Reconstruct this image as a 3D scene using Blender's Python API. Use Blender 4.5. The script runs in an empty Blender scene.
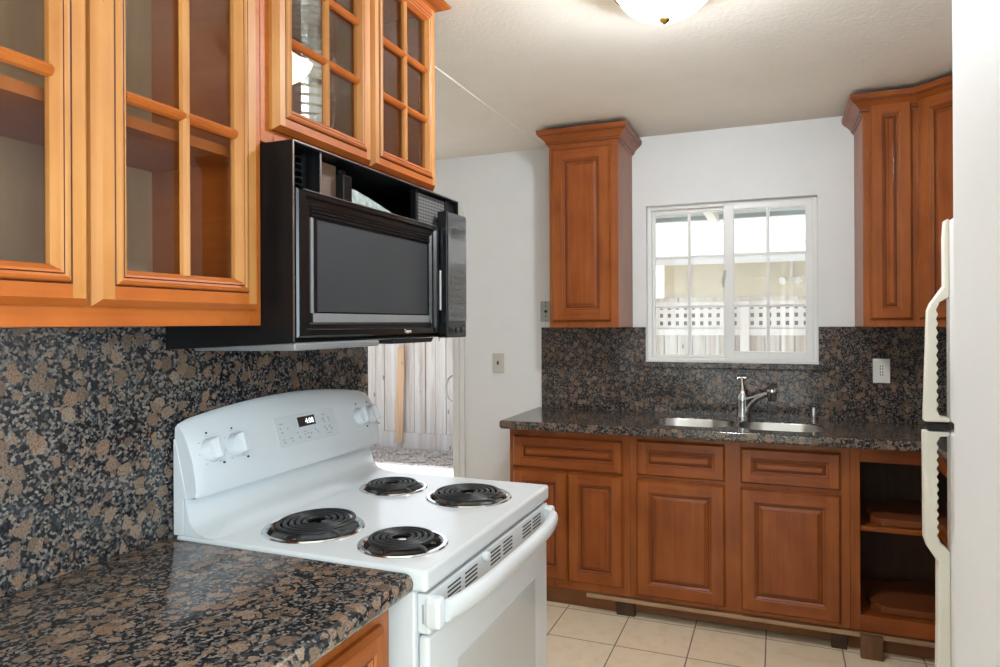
import bpy, bmesh, math, random
from mathutils import Vector, Matrix
S = bpy.context.scene
COL = S.collection
R = math.radians
# ------------------------------------------------------------------ camera
cam = bpy.data.cameras.new('camera'); camo = bpy.data.objects.new('camera', cam); COL.objects.link(camo)
YAW, ROLL, F = R(21.9053), R(-0.2842), 688.74
fw = Vector((-math.sin(YAW), math.cos(YAW), 0)); r0 = Vector((math.cos(YAW), math.sin(YAW), 0)); u0 = r0.cross(fw)
rr = math.cos(ROLL)*r0 + math.sin(ROLL)*u0; uu = -math.sin(ROLL)*r0 + math.cos(ROLL)*u0
camo.matrix_world = Matrix(((rr.x, uu.x, -fw.x, 1.285), (rr.y, uu.y, -fw.y, 0.0), (rr.z, uu.z, -fw.z, 1.39), (0, 0, 0, 1)))
cam.sensor_width = 36; cam.sensor_fit = 'HORIZONTAL'; cam.lens = F*36/1000
cam.shift_x = 0; cam.shift_y = -(333.5-323.445)/1000; cam.clip_start = .05; cam.clip_end = 200
S.camera = camo
# ------------------------------------------------------------------ light and exposure
S.view_settings.view_transform = 'Standard'; S.view_settings.look = 'None'
S.view_settings.gamma = 1; S.view_settings.use_curve_mapping = False
S.view_settings.exposure = 0.26
w = bpy.data.worlds.new('sky'); S.world = w; w.use_nodes = True
wn = w.node_tree; bg = wn.nodes['Background']
sky = wn.nodes.new('ShaderNodeTexSky'); sky.sky_type = 'NISHITA'; sky.sun_disc = False
sky.sun_elevation = R(58); sky.sun_rotation = R(20); sky.air_density = 1.0; sky.dust_density = 2.5; sky.ozone_density = .6
hs = wn.nodes.new('ShaderNodeHueSaturation'); hs.inputs['Saturation'].default_value = .35
wn.links.new(sky.outputs[0], hs.inputs['Color']); wn.links.new(hs.outputs[0], bg.inputs[0]); bg.inputs[1].default_value = .26
def lamp(name, kind, loc, direction, energy, color=(1, 1, 1), sx=None, sy=None, **kw):
    l = bpy.data.lights.new(name, kind); l.energy = energy; l.color = color
    if kind == 'AREA': l.shape = 'RECTANGLE'; l.size = sx; l.size_y = sy
    for k, v in kw.items(): setattr(l, k, v)
    o = bpy.data.objects.new(name, l); COL.objects.link(o); o.location = loc
    o.rotation_euler = Vector(direction).to_track_quat('-Z', 'Y').to_euler(); return o
lamp('sun', 'SUN', (0, 0, 8), (-.18, -.55, -1.0), 3.9, (1, .96, .9), angle=R(.6))
# area lamps standing in for daylight from unseen windows behind the camera
lamp('rear_window_daylight', 'AREA', (2.1, -2.94, 1.42), (0, 1, .0), 20, (.88, .96, 1), 3.9, 1.8)
lamp('added_rear_fill_lamp', 'POINT', (1.75, -.75, 2.1), (0, 0, -1), 26, (.88, .96, 1.06), shadow_soft_size=.16)  # added unseen lamp, fills in light from behind the camera
lamp('added_side_daylight', 'AREA', (4.13, -1.1, 1.35), (-1, 0, .0), 165, (.70, .91, 1.05), 2.4, 1.8)  # unseen side source, put in to brighten the left cabinet doors

# ------------------------------------------------------------------ materials
MATS = {}
def newmat(name):
    m = bpy.data.materials.new(name); m.use_nodes = True; MATS[name] = m
    nt = m.node_tree; return m, nt, nt.nodes['Principled BSDF'], nt.nodes['Material Output']
def N(nt, typ, **kw):
    n = nt.nodes.new(typ)
    for k, v in kw.items():
        if k.startswith('i_'):
            key = k[2:]; key = int(key) if key.isdigit() else key.replace('_', ' ')
            n.inputs[key].default_value = v
        else: setattr(n, k, v)
    return n
def mapping(nt, scale=(1, 1, 1), rot=(0, 0, 0), loc=(0, 0, 0)):
    tc = N(nt, 'ShaderNodeTexCoord'); mp = N(nt, 'ShaderNodeMapping')
    mp.inputs['Scale'].default_value = scale; mp.inputs['Rotation'].default_value = rot; mp.inputs['Location'].default_value = loc
    nt.links.new(tc.outputs['Object'], mp.inputs['Vector']); return mp
def ramp(nt, fac, stops):
    r_ = N(nt, 'ShaderNodeValToRGB'); e = r_.color_ramp.elements
    while len(e) < len(stops): e.new(.5)
    for el, (p, c) in zip(e, stops): el.position = p; el.color = (*c, 1)
    nt.links.new(fac, r_.inputs[0]); return r_
def bump(nt, bsdf, height, strength, dist=.001):
    b = N(nt, 'ShaderNodeBump', i_Strength=strength, i_Distance=dist)
    nt.links.new(height, b.inputs['Height']); nt.links.new(b.outputs[0], bsdf.inputs['Normal'])
def plain(name, color, rough=.5, metal=0, coat=0, noise=0, spec=.5, bumpy=None):
    m, nt, b, o = newmat(name)
    b.inputs['Roughness'].default_value = rough; b.inputs['Metallic'].default_value = metal
    b.inputs['Coat Weight'].default_value = coat; b.inputs['Coat Roughness'].default_value = .1
    b.inputs['Specular IOR Level'].default_value = spec
    mp = mapping(nt, (1, 1, 1)); nz = N(nt, 'ShaderNodeTexNoise', i_Scale=6.0 if noise >= 0 else 60.0, i_Detail=4.0)
    nt.links.new(mp.outputs[0], nz.inputs['Vector'])
    k = abs(noise); c = Vector(color)
    r_ = ramp(nt, nz.outputs['Fac'], [(.3, tuple(c*(1-k))), (.7, tuple(min(1, x*(1+k)) for x in c))])
    nt.links.new(r_.outputs[0], b.inputs['Base Color'])
    if bumpy:
        n2 = N(nt, 'ShaderNodeTexNoise', i_Scale=bumpy[0], i_Detail=3.0); nt.links.new(mp.outputs[0], n2.inputs['Vector'])
        bump(nt, b, n2.outputs['Fac'], bumpy[1], bumpy[2])
    return m
def wood(name, along, base, dark, light, rough=.28, coat=.35):
    m, nt, b, o = newmat(name)
    sc = {'z': (22, 22, 1.3), 'h': (1.6, 1.6, 26), 'x': (1.3, 22, 22)}[along]
    mp = mapping(nt, sc)
    n1 = N(nt, 'ShaderNodeTexNoise', i_Scale=1.6, i_Detail=6.0, i_Roughness=.62, i_Distortion=.5)
    nt.links.new(mp.outputs[0], n1.inputs['Vector'])
    mp2 = mapping(nt, (3, 3, 2)); n2 = N(nt, 'ShaderNodeTexNoise', i_Scale=2.6, i_Detail=4.0); nt.links.new(mp2.outputs[0], n2.inputs['Vector'])
    ma = N(nt, 'ShaderNodeMath', operation='MULTIPLY_ADD', i_1=.62, i_2=-.08); nt.links.new(n2.outputs['Fac'], ma.inputs[0])
    mb = N(nt, 'ShaderNodeMath', operation='MULTIPLY_ADD', i_1=.6); nt.links.new(n1.outputs['Fac'], mb.inputs[0]); nt.links.new(ma.outputs[0], mb.inputs[2])
    r_ = ramp(nt, mb.outputs[0], [(.28, dark), (.52, base), (.78, light)])
    nt.links.new(r_.outputs[0], b.inputs['Base Color'])
    b.inputs['Roughness'].default_value = rough; b.inputs['Specular IOR Level'].default_value = .32; b.inputs['Coat Weight'].default_value = coat; b.inputs['Coat Roughness'].default_value = .2
    bump(nt, b, n1.outputs['Fac'], .05, .0006)
    return m
WV = wood('cherry_upright', 'z', (.285, .075, .013), (.18, .040, .006), (.38, .115, .024), .36, .1)
WH = wood('cherry_level', 'h', (.26, .063, .010), (.165, .035, .005), (.34, .095, .018), .36, .1)
WP = wood('cherry_panel', 'z', (.265, .064, .010), (.17, .036, .005), (.35, .10, .019), .36, .1)
LCV = wood('lit_cherry_upright', 'z', (.42, .172, .043), (.33, .115, .024), (.49, .225, .064), .5, .0)  # lighter copy of the cherry: stronger light and sheen put into the colour
LCH = wood('lit_cherry_level', 'h', (.365, .088, .011), (.275, .057, .006), (.43, .122, .021), .5, .0)  # lit copy of the level cherry, brightness put into the colour
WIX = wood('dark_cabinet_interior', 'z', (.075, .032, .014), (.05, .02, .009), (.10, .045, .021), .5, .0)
WTR = wood('dark_tray_wood', 'h', (.20, .056, .018), (.14, .038, .012), (.25, .075, .026), .3, .2)
GLZ = plain('cherry_glaze_groove', (.085, .02, .006), .45, coat=.1, noise=.1)
WIN = wood('cabinet_interior_maple', 'z', (.34, .195, .10), (.27, .145, .07), (.41, .25, .135), .5, .0)
WB2 = wood('brown_block_wood', 'z', (.15, .068, .03), (.07, .03, .014), (.22, .11, .05), .6, .0)
WDK = wood('toe_board_wood', 'h', (.22, .085, .03), (.14, .05, .018), (.28, .11, .045), .5, .0)
WST = wood('raw_edge_wood', 'h', (.40, .24, .13), (.27, .15, .08), (.50, .32, .19), .6, .0)
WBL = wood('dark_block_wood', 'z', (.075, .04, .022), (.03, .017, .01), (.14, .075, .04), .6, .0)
def granite():
    m, nt, b, o = newmat('baltic_brown_granite')
    mp = mapping(nt); v = mp.outputs[0]
    wz = N(nt, 'ShaderNodeTexNoise', i_Scale=38.0, i_Detail=2.0); nt.links.new(v, wz.inputs['Vector'])
    wm = N(nt, 'ShaderNodeVectorMath', operation='MULTIPLY_ADD'); wm.inputs[1].default_value = (.012,)*3
    nt.links.new(wz.outputs['Color'], wm.inputs[0]); nt.links.new(v, wm.inputs[2])
    def blobs(scale, lo, hi):
        vo = N(nt, 'ShaderNodeTexVoronoi', i_Scale=scale, i_Randomness=1.0); nt.links.new(wm.outputs[0], vo.inputs['Vector'])
        sep = N(nt, 'ShaderNodeSeparateColor'); nt.links.new(vo.outputs['Color'], sep.inputs[0])
        th = N(nt, 'ShaderNodeMath', operation='MULTIPLY_ADD', i_1=hi, i_2=lo); nt.links.new(sep.outputs[0], th.inputs[0])
        df = N(nt, 'ShaderNodeMath', operation='SUBTRACT'); nt.links.new(th.outputs[0], df.inputs[0]); nt.links.new(vo.outputs['Distance'], df.inputs[1])
        sm = N(nt, 'ShaderNodeMapRange', interpolation_type='SMOOTHSTEP'); sm.inputs[1].default_value = -.03; sm.inputs[2].default_value = .06
        nt.links.new(df.outputs[0], sm.inputs[0])
        return vo, sep, sm.outputs[0]
    fine = N(nt, 'ShaderNodeTexNoise', i_Scale=260.0, i_Detail=3.0, i_Roughness=.7); nt.links.new(v, fine.inputs['Vector'])
    vs = N(nt, 'ShaderNodeTexVoronoi', i_Scale=190.0); nt.links.new(v, vs.inputs['Vector'])
    sv = N(nt, 'ShaderNodeSeparateColor'); nt.links.new(vs.outputs['Color'], sv.inputs[0])
    matrix = ramp(nt, sv.outputs[1], [(.0, (.010, .010, .011)), (.46, (.018, .019, .022)), (.68, (.075, .068, .064)), (1.0, (.21, .175, .15))])
    def colour(sep, fac_in):
        c = ramp(nt, sep.outputs[2], [(.0, (.13, .088, .062)), (.45, (.185, .122, .085)), (.78, (.24, .172, .125)), (1.0, (.215, .125, .078))])
        mx = N(nt, 'ShaderNodeMixRGB', blend_type='MULTIPLY', i_0=.75)
        fr = ramp(nt, fine.outputs['Fac'], [(.36, (.22, .2, .2)), (.52, (1, 1, 1))])
        nt.links.new(c.outputs[0], mx.inputs[1]); nt.links.new(fr.outputs[0], mx.inputs[2]); return mx.outputs[0]
    v1, s1, f1 = blobs(38, .12, .52)
    v2, s2, f2 = blobs(84, -.28, .82)
    m1 = N(nt, 'ShaderNodeMixRGB'); nt.links.new(f2, m1.inputs[0]); nt.links.new(matrix.outputs[0], m1.inputs[1]); nt.links.new(colour(s2, 0), m1.inputs[2])
    m2 = N(nt, 'ShaderNodeMixRGB'); nt.links.new(f1, m2.inputs[0]); nt.links.new(m1.outputs[0], m2.inputs[1]); nt.links.new(colour(s1, 0), m2.inputs[2])
    nt.links.new(m2.outputs[0], b.inputs['Base Color'])
    b.inputs['Roughness'].default_value = .12; b.inputs['Specular IOR Level'].default_value = .5
    return m
GRA = granite()
WALL = plain('white_wall_paint', (.82, .825, .82), .55, noise=.015, bumpy=(120, .25, .002))
CEIL = plain('warmed_ceiling_paint', (.90, .855, .775), .6, noise=.02, bumpy=(70, .35, .004))  # the lamp's warm glow is put into the ceiling colour
TRIM = plain('white_trim_paint', (.82, .82, .80), .35, noise=.01)
VIN = plain('white_window_vinyl', (.84, .84, .82), .35, noise=.01)
ENA = plain('white_enamel', (.655, .68, .695), .2, coat=.1, spec=.35, noise=.006)
ENK = plain('white_knob_plastic', (.67, .695, .71), .3, noise=.01)
FRI = plain('white_fridge_enamel', (.80, .80, .79), .3, noise=.01, bumpy=(260, .15, .001))
YEL = plain('yellowed_plastic', (.80, .77, .67), .4, noise=.06)
CREAM = plain('cream_plastic', (.58, .56, .50), .4, noise=.02)
WPL = plain('white_plastic', (.78, .77, .73), .4, noise=.02)
GAL = plain('galvanised_plate', (.42, .45, .43), .4, metal=.3, noise=.15)
BLK = plain('black_plastic', (.006, .006, .0065), .2, coat=.1, spec=.35, noise=.2)
BLM = plain('black_painted_steel', (.006, .006, .0065), .34, spec=.22, noise=.2)
BLG = plain('black_glass', (.035, .037, .04), .08, coat=.6, noise=.1)
DGR = plain('dark_grey_plastic', (.028, .031, .035), .42, noise=.1)
MGR = plain('grey_metal_plate', (.30, .31, .32), .35, metal=.5, noise=.1)
def perforated():
    m, nt, b, o = newmat('perforated_grey_steel'); mp = mapping(nt, (1, 1, 1)); vo = N(nt, 'ShaderNodeTexVoronoi', i_Scale=105.0, i_Randomness=0.0)
    nt.links.new(mp.outputs[0], vo.inputs['Vector']); r_ = ramp(nt, vo.outputs['Distance'], [(.34, (.004, .004, .004)), (.40, (.15, .15, .15))])
    nt.links.new(r_.outputs[0], b.inputs['Base Color']); b.inputs['Roughness'].default_value = .45; return m
PERF = perforated()
COIL = plain('burner_coil_black', (.02, .021, .023), .42, metal=.3, noise=.3)
CHR = plain('chrome', (.72, .73, .74), .12, metal=1, noise=.05)
STEEL = plain('brushed_steel', (.46, .45, .43), .28, metal=1, noise=.05)
BRASS = plain('brass', (.62, .42, .15), .25, metal=1, noise=.08)
BRZ = plain('brown_bronze', (.10, .05, .025), .35, metal=.6, noise=.1)
HOLE = plain('dark_slot', (.006, .006, .006), .8, noise=.1)
PRT = plain('grey_print', (.30, .32, .34), .5, noise=.05)
PRW = plain('white_print', (.75, .75, .75), .5, noise=.02)
FOIL = plain('aluminium_duct', (.74, .75, .76), .25, metal=1, noise=.1, bumpy=(45, .5, .004))
INS = plain('insulation_foil', (.34, .40, .36), .55, metal=.2, noise=-.35, bumpy=(90, .6, .004))
BRN = plain('brown_fibreboard', (.11, .06, .035), .6, noise=.15)
OVG = plain('oven_window_glass', (.56, .575, .58), .1, coat=.5, noise=.02)
DIS = plain('display_black', (.006, .006, .008), .15, coat=.5, noise=.1)
def emit(name, color, strength):
    m, nt, b, o = newmat(name); b.inputs['Base Color'].default_value = (.8, .8, .78, 1)
    b.inputs['Emission Color'].default_value = (*color, 1); b.inputs['Emission Strength'].default_value = strength; return m
def globe_glass():
    m, nt, b, o = newmat('lit_frosted_glass'); nt.nodes.remove(b)
    t = N(nt, 'ShaderNodeBsdfTransparent'); t.inputs[0].default_value = (.93, .92, .90, 1); e = N(nt, 'ShaderNodeEmission', i_Strength=6.0); e.inputs[0].default_value = (1, .88, .68, 1)
    a = N(nt, 'ShaderNodeAddShader'); nt.links.new(t.outputs[0], a.inputs[0]); nt.links.new(e.outputs[0], a.inputs[1]); nt.links.new(a.outputs[0], o.inputs[0]); return m
GLOBE = globe_glass()
DIG = emit('lit_digits', (.85, .95, 1), 1.2)
def glass(name, tint=(1, 1, 1), extra=0.0):
    m, nt, b, o = newmat(name); nt.nodes.remove(b)
    t = N(nt, 'ShaderNodeBsdfTransparent'); t.inputs[0].default_value = (*tint, 1)
    g = N(nt, 'ShaderNodeBsdfGlossy', i_Roughness=.01); f = N(nt, 'ShaderNodeFresnel', i_IOR=1.5)
    ge = N(nt, 'ShaderNodeNewGeometry'); io = N(nt, 'ShaderNodeMath', operation='MULTIPLY_ADD', i_1=1/1.5-1.5, i_2=1.5); nt.links.new(ge.outputs['Backfacing'], io.inputs[0]); nt.links.new(io.outputs[0], f.inputs['IOR'])
    ad = N(nt, 'ShaderNodeMath', operation='ADD', i_1=extra); nt.links.new(f.outputs[0], ad.inputs[0])
    mx = N(nt, 'ShaderNodeMixShader'); nt.links.new(ad.outputs[0], mx.inputs[0]); nt.links.new(t.outputs[0], mx.inputs[1]); nt.links.new(g.outputs[0], mx.inputs[2])
    nt.links.new(mx.outputs[0], o.inputs[0]); return m
GLASS = glass('clear_pane', (.96, .97, .96))
CGL = glass('cabinet_pane', (.95, .95, .93), .0)
def tiles():
    m, nt, b, o = newmat('beige_floor_tile')
    mp = mapping(nt, loc=(-.63, -2.935, 0)); br = N(nt, 'ShaderNodeTexBrick', offset=0.0, squash=1.0)
    br.inputs['Scale'].default_value = 1.0; br.inputs['Mortar Size'].default_value = .0028; br.inputs['Mortar Smooth'].default_value = .2
    br.inputs['Brick Width'].default_value = .302; br.inputs['Row Height'].default_value = .302; br.inputs['Bias'].default_value = 0
    nt.links.new(mp.outputs[0], br.inputs['Vector'])
    br.inputs['Color1'].default_value = (.93, .79, .59, 1); br.inputs['Color2'].default_value = (.95, .83, .64, 1); br.inputs['Mortar'].default_value = (.22, .16, .11, 1)
    nz = N(nt, 'ShaderNodeTexNoise', i_Scale=14.0, i_Detail=6.0, i_Roughness=.65); nt.links.new(mp.outputs[0], nz.inputs['Vector'])
    r_ = ramp(nt, nz.outputs['Fac'], [(.28, (.87, .82, .76)), (.5, (1, .98, .95)), (.75, (1.0, 1.0, 1.0))])
    mx = N(nt, 'ShaderNodeMixRGB', blend_type='MULTIPLY', i_0=.9); nt.links.new(br.outputs[0], mx.inputs[1]); nt.links.new(r_.outputs[0], mx.inputs[2])
    nt.links.new(mx.outputs[0], b.inputs['Base Color']); b.inputs['Roughness'].default_value = .35
    inv = N(nt, 'ShaderNodeMath', operation='SUBTRACT', i_0=1.0); nt.links.new(br.outputs['Fac'], inv.inputs[1]); bump(nt, b, inv.outputs[0], .4, .002)
    return m
TILE = tiles()
def fencewood(name, a, bcol, c):
    m, nt, b, o = newmat(name)
    mp = mapping(nt, (14, 14, .8)); n1 = N(nt, 'ShaderNodeTexNoise', i_Scale=2.0, i_Detail=6.0, i_Roughness=.7, i_Distortion=.8); nt.links.new(mp.outputs[0], n1.inputs['Vector'])
    mp2 = mapping(nt, (7, .0, .25)); n2 = N(nt, 'ShaderNodeTexNoise', i_Scale=1.0, i_Detail=2.0); nt.links.new(mp2.outputs[0], n2.inputs['Vector'])
    ad = N(nt, 'ShaderNodeMath', operation='ADD'); nt.links.new(n1.outputs['Fac'], ad.inputs[0]); nt.links.new(n2.outputs['Fac'], ad.inputs[1])
    hf = N(nt, 'ShaderNodeMath', operation='MULTIPLY', i_1=.5); nt.links.new(ad.outputs[0], hf.inputs[0])
    r_ = ramp(nt, hf.outputs[0], [(.33, a), (.5, bcol), (.68, c)])
    vo = N(nt, 'ShaderNodeTexVoronoi', i_Scale=1.0); mp3 = mapping(nt, (7, 1, 2.2)); nt.links.new(mp3.outputs[0], vo.inputs['Vector'])
    kn = ramp(nt, vo.outputs['Distance'], [(.05, (.25, .18, .13)), (.09, (1, 1, 1))])
    mx = N(nt, 'ShaderNodeMixRGB', blend_type='MULTIPLY', i_0=.8); nt.links.new(r_.outputs[0], mx.inputs[1]); nt.links.new(kn.outputs[0], mx.inputs[2])
    nt.links.new(mx.outputs[0], b.inputs['Base Color']); b.inputs['Roughness'].default_value = .8; return m
FEN = fencewood('weathered_fence_wood', (.40, .31, .25), (.58, .55, .52), (.72, .71, .69))
FEL = fencewood('pale_lattice_wood', (.66, .62, .57), (.78, .76, .73), (.85, .84, .82))
STK = fencewood('tan_stake_wood', (.50, .31, .18), (.62, .42, .27), (.68, .50, .36))
LOW = plain('grey_brown_sheet', (.20, .175, .16), .8, noise=.15)
SID = plain('cream_siding_paint', (.72, .66, .52), .7, noise=.03)
EAV = plain('grey_soffit_paint', (.36, .41, .43), .7, noise=.05)
ROOF = None
def shingles():
    m, nt, b, o = newmat('pale_shingles')
    mp = mapping(nt, (1, 1, 1)); br = N(nt, 'ShaderNodeTexBrick', offset=.5)
    br.inputs['Scale'].default_value = 1.0; br.inputs['Brick Width'].default_value = .35; br.inputs['Row Height'].default_value = .14; br.inputs['Mortar Size'].default_value = .006
    br.inputs['Color1'].default_value = (.62, .60, .57, 1); br.inputs['Color2'].default_value = (.72, .70, .67, 1); br.inputs['Mortar'].default_value = (.34, .31, .28, 1)
    nt.links.new(mp.outputs[0], br.inputs['Vector']); nt.links.new(br.outputs[0], b.inputs['Base Color']); b.inputs['Roughness'].default_value = .9; return m
ROOF = shingles()
PAT = plain('concrete_patio', (.86, .83, .78), .9, noise=.05)
GRV = plain('gravel_bed', (.33, .29, .26), .95, noise=-.6, bumpy=(60, 1.0, .03))
GSM = plain('gravel_stone', (.45, .40, .36), .9, noise=-.4)

# ------------------------------------------------------------------ mesh helpers
class B:
    """collects shapes in one bmesh; M maps local coordinates to the world"""
    def __init__(s, M=None): s.bm = bmesh.new(); s.M = M or Matrix.Identity(4); s.mi = 0
    def _p(s, c): return s.bm.verts.new(s.M @ Vector(c))
    def face(s, pts, mi=None):
        f = s.bm.faces.new([s._p(p) for p in pts]); f.material_index = s.mi if mi is None else mi; return f
    def box(s, x0, x1, y0, y1, z0, z1, mi=None):
        v = [s._p((x, y, z)) for x in (x0, x1) for y in (y0, y1) for z in (z0, z1)]
        for q in ((0, 1, 3, 2), (4, 6, 7, 5), (0, 4, 5, 1), (2, 3, 7, 6), (0, 2, 6, 4), (1, 5, 7, 3)):
            f = s.bm.faces.new([v[i] for i in q]); f.material_index = s.mi if mi is None else mi
        return s
    def rings(s, rings, cap0=True, cap1=True, closed=True, mi=None):
        vs = [[s._p(p) for p in r_] for r_ in rings]; n = len(vs[0])
        for a, b_ in zip(vs, vs[1:]):
            for i in range(n if closed else n-1):
                j = (i+1) % n
                f = s.bm.faces.new((a[i], a[j], b_[j], b_[i])); f.material_index = s.mi if mi is None else mi
        if cap0:
            f = s.bm.faces.new(vs[0][::-1]); f.material_index = s.mi if mi is None else mi
        if cap1:
            f = s.bm.faces.new(vs[-1]); f.material_index = s.mi if mi is None else mi
        return s
    def prism(s, poly, z0, z1, axis='z', mi=None):
        f = {'z': lambda a, b_, c: (a, b_, c), 'y': lambda a, b_, c: (a, c, b_), 'x': lambda a, b_, c: (c, a, b_)}[axis]
        return s.rings([[f(a, b_, z0) for a, b_ in poly], [f(a, b_, z1) for a, b_ in poly]], mi=mi)
    def tube(s, path, r, n=10, mi=None, flat=1.0, up=None):
        path = [Vector(p) for p in path]; out = []; prev = None
        for i, p in enumerate(path):
            t = (path[min(i+1, len(path)-1)]-path[max(i-1, 0)]).normalized()
            a = (prev - t*prev.dot(t)) if prev is not None else (Vector(up) if up else Vector((0, 0, 1)) if abs(t.z) < .9 else Vector((1, 0, 0)))
            a = (a - t*a.dot(t)).normalized(); prev = a; b_ = t.cross(a)
            rad = r[i] if isinstance(r, (list, tuple)) else r
            out.append([p + (a*math.cos(2*math.pi*k/n)*flat + b_*math.sin(2*math.pi*k/n))*rad for k in range(n)])
        return s.rings(out, mi=mi)
    def lathe(s, prof, c, axis=(0, 0, 1), n=24, cap0=True, cap1=True, mi=None):
        ax = Vector(axis).normalized(); a = ax.orthogonal().normalized(); b_ = ax.cross(a); c = Vector(c)
        return s.rings([[c + ax*h + (a*math.cos(2*math.pi*k/n)+b_*math.sin(2*math.pi*k/n))*max(r_, 1e-5) for k in range(n)] for r_, h in prof], cap0, cap1, mi=mi)
LOC = {}
def finish(name, bld, mats, parent=None, bevel=0, smooth=False, seg=2):
    bm = bld.bm; off = LOC.get(parent.name, Vector()) if parent else Vector()
    bmesh.ops.translate(bm, verts=bm.verts, vec=-off)
    bmesh.ops.recalc_face_normals(bm, faces=bm.faces)
    me = bpy.data.meshes.new(name); bm.to_mesh(me); bm.free()
    for m in (mats if isinstance(mats, (list, tuple)) else [mats]): me.materials.append(m)
    o = bpy.data.objects.new(name, me); COL.objects.link(o)
    if parent: o.parent = parent
    LOC[o.name] = off
    if bevel:
        md = o.modifiers.new('bevel', 'BEVEL'); md.width = bevel; md.segments = seg; md.limit_method = 'ANGLE'; md.angle_limit = R(40)
    if smooth:
        for p in me.polygons: p.use_smooth = True
        if not bevel or True: me.set_sharp_from_angle(angle=R(38))
    return o
def thing(name, label, cat, loc=(0, 0, 0), group=None):
    o = bpy.data.objects.new(name, None); COL.objects.link(o); o.location = loc; o.empty_display_size = .05
    LOC[o.name] = Vector(loc); o['label'] = label; o['category'] = cat
    if group: o['group'] = group
    return o
def tag(o, label=None, cat=None, group=None, kind=None):
    if label: o['label'] = label
    if cat: o['category'] = cat
    if group: o['group'] = group
    if kind: o['kind'] = kind
    return o
def struct(name, bld, mats, label, cat, **kw): return tag(finish(name, bld, mats, **kw), label, cat, kind='structure')
def sthing(name, label, cat, loc): return tag(thing(name, label, cat, loc), kind='structure')
def text_mesh(name, body, size, M, mat, parent, depth=.0004):
    cu = bpy.data.curves.new(name, 'FONT'); cu.body = body; cu.size = size; cu.align_x = 'CENTER'; cu.align_y = 'CENTER'; cu.extrude = depth
    t = bpy.data.objects.new('text_source', cu); COL.objects.link(t)
    me = bpy.data.meshes.new_from_object(t.evaluated_get(bpy.context.evaluated_depsgraph_get()))
    bpy.data.objects.remove(t); me.name = name
    me.transform(Matrix.Translation(-LOC.get(parent.name, Vector())) @ M); me.materials.clear(); me.materials.append(mat)
    o = bpy.data.objects.new(name, me); COL.objects.link(o); o.parent = parent; LOC[o.name] = LOC.get(parent.name, Vector()); return o
def frame(o, U, V, W):
    U, V, W, o = Vector(U), Vector(V), Vector(W), Vector(o)
    return Matrix(((U.x, V.x, W.x, o.x), (U.y, V.y, W.y, o.y), (U.z, V.z, W.z, o.z), (0, 0, 0, 1)))
def rect_rings(b, w_, h, rings, mi=None, cap=True):
    rs = [[(i, i, d), (w_-i, i, d), (w_-i, h-i, d), (i, h-i, d)] for i, d in rings]
    b.rings(rs, cap0=False, cap1=cap, mi=mi)
def flat_frame(b, w_, h, a, c, d):           # stiles run through, rails butt between them (mi 0 upright, 1 level)
    b.face([(a, a, d), (c, a, d), (c, h-a, d), (a, h-a, d)], 0); b.face([(w_-c, a, d), (w_-a, a, d), (w_-a, h-a, d), (w_-c, h-a, d)], 0)
    b.face([(c, a, d), (w_-c, a, d), (w_-c, c, d), (c, c, d)], 1); b.face([(c, h-c, d), (w_-c, h-c, d), (w_-c, h-a, d), (c, h-a, d)], 1)
def side_mitre(b, w_, h, rings):             # ring band whose level sides take material 1
    for (i0, d0), (i1, d1) in zip(rings, rings[1:]):
        A = [(i0, i0, d0), (w_-i0, i0, d0), (w_-i0, h-i0, d0), (i0, h-i0, d0)]; C = [(i1, i1, d1), (w_-i1, i1, d1), (w_-i1, h-i1, d1), (i1, h-i1, d1)]
        for k in range(4):
            j = (k+1) % 4; b.face([A[k], A[j], C[j], C[k]], 1 if k in (0, 2) else 0)
def raised_front(name, M, w_, h, parent, stile=.055, t=.02, panel_name='raised_panel'):
    """cabinet door or drawer front with butt-jointed frame, glazed groove and raised centre panel"""
    b = B(M); e = stile
    side_mitre(b, w_, h, [(0, 0), (0, t*.45), (.004, t*.7), (.009, t)])
    flat_frame(b, w_, h, .009, e, t)
    side_mitre(b, w_, h, [(e, t), (e+.003, t-.003)])
    side_mitre(b, w_, h, [(e+.003, t-.003), (e+.005, t-.0035)])
    b.mi = 2; rect_rings(b, w_, h, [(e+.005, t-.0035), (e+.007, t-.0035)], cap=False); b.mi = 0
    side_mitre(b, w_, h, [(e+.007, t-.0035), (e+.014, t-.010)])
    d = finish(name, b, [WV, WH, GLZ], parent)
    p = B(M); f = e+.014
    rise = min(.015, (min(w_, h)-2*f)*.2)
    rect_rings(p, w_, h, [(f, t-.010), (f, t-.013), (f+.004, t-.013)], mi=1, cap=False)
    rect_rings(p, w_, h, [(f+.004, t-.013), (f+.004+rise, t-.005)], mi=0, cap=False)
    rect_rings(p, w_, h, [(f+.004+rise, t-.005), (f+.0055+rise, t-.0055)], mi=1, cap=False)
    rect_rings(p, w_, h, [(f+.0055+rise, t-.0055), (f+.0065+rise, t-.004)], mi=0, cap=True)
    finish(panel_name, p, [WP if h > w_*.6 else WH, GLZ], d)
    return d
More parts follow.
